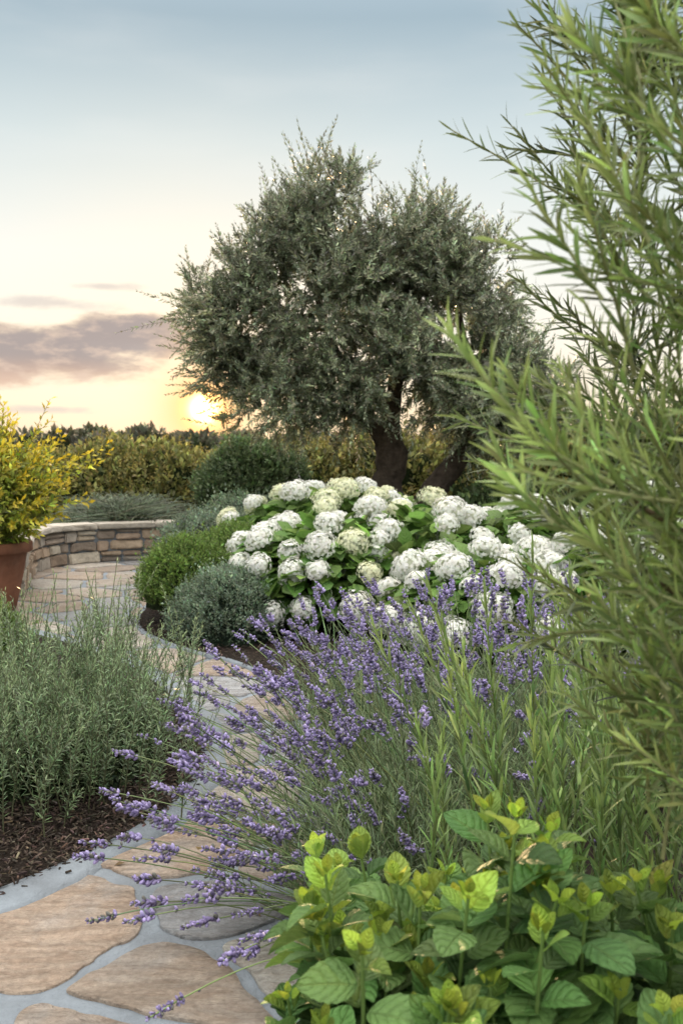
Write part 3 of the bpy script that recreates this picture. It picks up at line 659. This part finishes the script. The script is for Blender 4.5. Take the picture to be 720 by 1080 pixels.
# ------------------------------------------------------------------ lavender
bud=(np.array([(0,0,0),(.22,.35,0),(0,.35,.22),(-.22,.35,0),(0,.35,-.22),(.19,.8,0),(0,.8,.19),(-.19,.8,0),(0,.8,-.19),(0,1,0)]),
     np.array([(0,1,2),(0,2,3),(0,3,4),(0,4,1),(1,5,6),(1,6,2),(2,6,7),(2,7,3),(3,7,8),(3,8,4),(4,8,5),(4,5,1),(5,9,6),(6,9,7),(7,9,8),(8,9,5)]),np.zeros((10,2)))
lin=leaf_t(2,lambda t:[.06,.085,.02][int(round(t*2))],.12,0,2)
def lavender(c,n,lean=(0,0),h=(.45,.70),tilt=.55,fol=170,R0=.12,lighter=1.,droop=.16):
    mb=MB(); c=A(*c,.03)
    P0=c+np.concatenate([rng.normal(0,R0,(n,2)),np.zeros((n,1))],1)
    off=(P0-c)[:,:2]/R0*.25
    D=nrm(np.stack([rng.normal(lean[0],tilt,n)+off[:,0],rng.normal(lean[1],tilt,n)+off[:,1],np.ones(n)],1))
    Ls=rng.uniform(*h,n); hor=np.linalg.norm(D[:,:2],axis=1)
    B=np.stack([D[:,0]*.12,D[:,1]*.12,-droop*hor],1)+rng.normal(0,.05,(n,3))
    tipz=P0[:,2]+Ls*(D[:,2]+B[:,2]); fix=np.clip(.12-tipz,0,None); B[:,2]+=fix/Ls
    K=9; t=np.tile(np.linspace(0,1,K),(n,1)); tubes(mb,spos(P0,D,Ls,B,t),.0017*np.ones(K),3,cvar((.24,.31,.15),n,.2)*lighter,0)
    sl=rng.uniform(.04,.085,n); 
    wz=np.concatenate([[-.55],np.linspace(0,1,7)]); per=8
    frac=1-(sl[:,None]*(1-wz[None]))/Ls[:,None]
    tq=np.repeat(frac,per,1); Mq=tq.shape[1]
    P=spos(P0,D,Ls,B,tq); T=stan(D,B,tq); X=nrm(np.cross(T,A(.9,.3,.1)));Yv=np.cross(T,X)
    ph=np.tile(np.arange(per)*2*np.pi/per,len(wz))[None]+rng.uniform(0,6.3,(n,Mq))
    Nn=np.cos(ph)[...,None]*X+np.sin(ph)[...,None]*Yv
    a=rng.uniform(.35,1.25,(n,Mq,1)); dd=T*np.cos(a)+Nn*np.sin(a)
    s=np.repeat(np.array([.7,1,1.1,1.1,1.05,.95,.85,.65]),per)[None]*rng.uniform(.012,.0185,(n,1))*rng.uniform(.7,1.2,(n,Mq))
    keep=np.repeat(rng.random((n,len(wz)))<np.concatenate([[.45],np.ones(7)*.93])[None],per,1)&(rng.random((n,Mq))<.86)
    hue=rng.random((n,1,1)); base=A(.28,.235,.44)*(1-hue)+A(.39,.335,.57)*hue
    C=base*np.exp(rng.normal(0,.30,(n,Mq,1)))
    op=rng.random((n,Mq,1))<.18; C=np.where(op,A(.54,.48,.79),C); gr=rng.random((n,Mq,1))<.18; C=np.where(gr,A(.22,.22,.20),C)
    kk=keep.ravel(); S=s.ravel()[kk]; S=np.stack([S*1.1,S,S*1.1],1)
    scatter(mb,bud,P.reshape(-1,3)[kk],dd.reshape(-1,3)[kk],T.reshape(-1,3)[kk]+.01,S,np.clip(C.reshape(-1,3)[kk],0,.9),1)
    P0=c+np.concatenate([rng.normal(0,R0*1.1,(fol,2)),np.zeros((fol,1))],1)
    D=nrm(np.stack([rng.normal(lean[0]*.5,.5,fol),rng.normal(lean[1]*.5,.5,fol),np.ones(fol)],1))
    sprigs(mb,P0,D,rng.uniform(.2,.44,fol),rng.normal(0,.1,(fol,3)),30,lin,.045,(.18,.24,.13),t0=.15,ang=(20,50),stemr=.0015,stemc=(.14,.17,.09),cb=.25,young=(.26,.34,.18))
    mb.obj('lavender_bush',[M_leaf,M_flower])
lavender((.22,2.75),105,(-.55,-.15),(.42,.74),.42)
lavender((.15,3.15),90,(-.45,0),(.42,.72),.42)
lavender((.40,3.6),85,(-.2,.1),(.5,.76),.42)
lavender((.75,3.9),75,(.0,.0),(.5,.76),.45)
lavender((.10,4.0),60,(-.2,.1),(.42,.60),.42)
lavender((.55,3.0),75,(-.25,0),(.5,.72),.42)
lavender((1.0,3.3),55,(.0,.0),(.5,.76),.45)
lavender((.08,2.42),110,(-.80,-.22),(.30,.66),.40,fol=120,R0=.09,droop=.26)

# ------------------------------------------------------------------ tall narrow-leaved herb on the right
def herb(c,n,h,col,size,m,lean,R0=.18,young=None,tpl=needle3,r=.0025,sw=1):
    mb=MB(); P0=A(*c,.02)+np.concatenate([rng.normal(0,R0,(n,2)),np.zeros((n,1))],1)
    D=nrm(np.stack([rng.normal(lean[0],.2,n),rng.normal(lean[1],.2,n),np.ones(n)],1)); Ls=rng.uniform(*h,n)
    sprigs(mb,P0,D,Ls,rng.normal(0,.06,(n,3))+A(lean[0]*.2,0,0),m,tpl,size,col,t0=.25,ang=(16,38),stemr=r,stemc=(.22,.27,.10),cb=.34,young=young,k=8,taper=.3,sw=sw)
    return mb.obj('tarragon_bush',M_rose)
herb((.54,2.0),36,(.5,.84),(.16,.235,.08),.060,66,(-.05,0),.13,(.28,.38,.11))
herb((.90,2.2),55,(.6,1.0),(.13,.19,.07),.060,70,(-.05,0),.2,(.23,.32,.10))
herb((.68,1.6),44,(.6,1.0),(.14,.21,.075),.055,70,(-.04,0),.13,(.27,.36,.11))

# ------------------------------------------------------------------ large rosemary at right foreground
mb=MB()
def wood(P,r0,r1):
    P=smooth_line(P,2); tubes(mb,(P+rng.normal(0,.002,P.shape))[None],np.linspace(r0,r1,len(P))[None],7,A(.20,.15,.10),1)
wood([(.66,1.05,0),(.64,1.05,.4),(.62,1.03,.8),(.60,1.0,1.1),(.58,1.0,1.4),(.56,1.02,1.75)],.022,.01)
wood([(.72,1.25,0),(.68,1.2,.6),(.64,1.2,1.2),(.62,1.2,1.8)],.018,.008)
branches=[
 ((.58,1.0,1.00),(.13,.90,1.25)),((.58,1.0,1.08),(.20,.88,1.18)),((.57,1.0,1.2),(.25,.92,1.43)),
 ((.56,1.0,1.3),(.24,.92,1.53)),((.54,1.0,1.3),(.21,.95,1.38)),((.56,1.0,1.45),(.26,.9,1.58)),
 ((.58,1.0,.98),(.17,.95,1.15)),((.58,1.0,1.0),(.26,.9,1.08)),((.60,1.0,.9),(.28,.95,1.0)),
 ((.56,1.0,1.25),(.35,.85,1.42)),((.56,1.0,1.15),(.33,.82,1.26)),((.58,1.05,.85),(.32,1.0,.93))]
sp0=[];sd0=[];sL=[]
for a,b in branches:
    a=A(*a);b=A(*b); mid=(a+b)/2+A(.02,0,-.05)
    wood([a,(a+mid)/2+A(0,0,-.015),mid,(mid+b)/2+A(.01,0,-.01)],.006,.0025)
    for f in np.linspace(.3,1,7):
        p=a*(1-f)+b*f+A(.02,0,-.05)*(4*f*(1-f)); dir_=nrm((b-a)*1.1+A(-.02,0,.34)*rng.uniform(.3,1.3)+rng.normal(0,.10,3))
        l=rng.uniform(.12,.21)*(1.0 if f<1 else .6); sp0.append(p-dir_*l*.5); sd0.append(dir_); sL.append(l)
sp0=np.array(sp0);sd0=np.array(sd0);sL=np.array(sL)
sprigs(mb,sp0,sd0,sL,rng.normal(0,.06,(len(sL),3))+A(0,0,.12),36,needle3,.046,(.20,.27,.085),t0=.05,ang=(24,54),stemr=.0028,stemc=(.45,.48,.24),cb=.38,young=(.38,.46,.15),taper=.45,k=7,sw=1.)
nb=480
P0=np.stack([rng.uniform(.29,.95,nb),rng.uniform(.95,1.6,nb),rng.uniform(.75,2.15,nb)],1)
P0[:,0]=np.maximum(P0[:,0],.28*P0[:,1]+.02*rng.random(nb)); P0[:,0]+=.06*np.abs(P0[:,2]-1.35)*(P0[:,2]<1.2)
D=nrm(np.stack([rng.normal(-.35,.4,nb),rng.normal(-.1,.3,nb),rng.uniform(.15,1.2,nb)],1))
dep=np.clip((P0[:,1]-.95)/.5,0,1); cm_=(1.25-.8*dep)[:,None]*np.ones((1,3))  # front sprigs lighter, rear darker: the bush's shaded interior painted into the colour
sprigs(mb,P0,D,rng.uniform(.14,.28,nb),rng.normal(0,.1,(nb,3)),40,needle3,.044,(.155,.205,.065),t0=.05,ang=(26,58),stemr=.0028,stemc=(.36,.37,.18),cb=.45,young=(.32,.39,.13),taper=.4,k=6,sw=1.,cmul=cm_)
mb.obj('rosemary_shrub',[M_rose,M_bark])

# ------------------------------------------------------------------ basil / mint foreground
bleaf=leaf_t(14,lambda t:.76*math.sin(math.pi*min(1,(t*.985+.008)**.85))**.75,.26,.42,5,.035)
bleaf2=leaf_t(14,lambda t:.72*math.sin(math.pi*min(1,(t*.985+.008)**.9))**.7,-.06,.6,5,.035)
def basil(c,n,h,R0,size=.076):
    mb=MB()
    P0=np.concatenate([A(*c)[None]+rng.uniform(-1,1,(n,2))*A(*R0),np.zeros((n,1))],1)
    D=nrm(np.stack([rng.normal(0,.08,n),rng.normal(-.03,.08,n),np.ones(n)],1)); Ls=h(P0)*rng.uniform(.86,1.04,n); B=rng.normal(0,.05,(n,3))
    t=np.tile(np.linspace(0,1,10),(n,1)); tubes(mb,spos(P0,D,Ls,B,t),np.linspace(.004,.002,10),6,A(.20,.31,.09),0)
    zz=np.array([0,.018,.042,.075,.115,.155,.20,.25,.31,.38]); sz=np.array([.38,.58,.80,.97,1.08,1.1,1.05,1,.95,.9]); an=[26,42,56,66,74,80,85,90,95,98]
    for j in range(len(zz)):
        fr=1-zz[j]/Ls; q=fr[:,None]; P=spos(P0,D,Ls,B,q)[:,0]; T=stan(D,B,q)[:,0]
        ph0=(j%2)*np.pi/2+np.arange(n)*1.3
        for sgn in (0,1) if j else (0,.5,1,1.5):
            ph=ph0+sgn*np.pi+rng.normal(0,.3,n); X=nrm(np.cross(T,A(.2,1,.1)));Yv=np.cross(T,X)
            Nn=np.cos(ph)[:,None]*X+np.sin(ph)[:,None]*Yv
            a=np.radians(an[j])+rng.normal(0,.25,n); a=a[:,None]
            dd=T*np.cos(a)+Nn*np.sin(a); U=T*np.sin(a)-Nn*np.cos(a)+rng.normal(0,.22,(n,3))
            y=max(0,1-zz[j]/.035); cb=A(.135,.245,.075)*(1-y)+A(.34,.47,.06)*y
            C=cvar(cb,n,.28,.07)
            s=size*sz[j]*rng.uniform(.7,1.18,n)*(0.75 if (j==0) else 1)
            scatter(mb,bleaf if rng.random()<.65 else bleaf2,P+Nn*.006,dd,U,np.stack([s*rng.uniform(.8,1.12,n),s,s*rng.uniform(.4,1.7,n)],1),C,1)
    return mb.obj('basil_plant',[M_leaf,M_basil])
basil((.22,1.20),36,lambda P:.62+.09*np.clip((P[:,0]-.0)/.2,0,1),(.20,.13))
basil((.03,1.20),16,lambda P:.555+.42*P[:,0],(.08,.10),.07)
basil((.52,1.15),24,lambda P:.63+0*P[:,0],(.13,.13))
basil((.14,1.45),16,lambda P:.57+0*P[:,0],(.15,.08))
print("faces",sum(len(o.data.polygons) for o in bpy.data.objects if o.type=='MESH'))
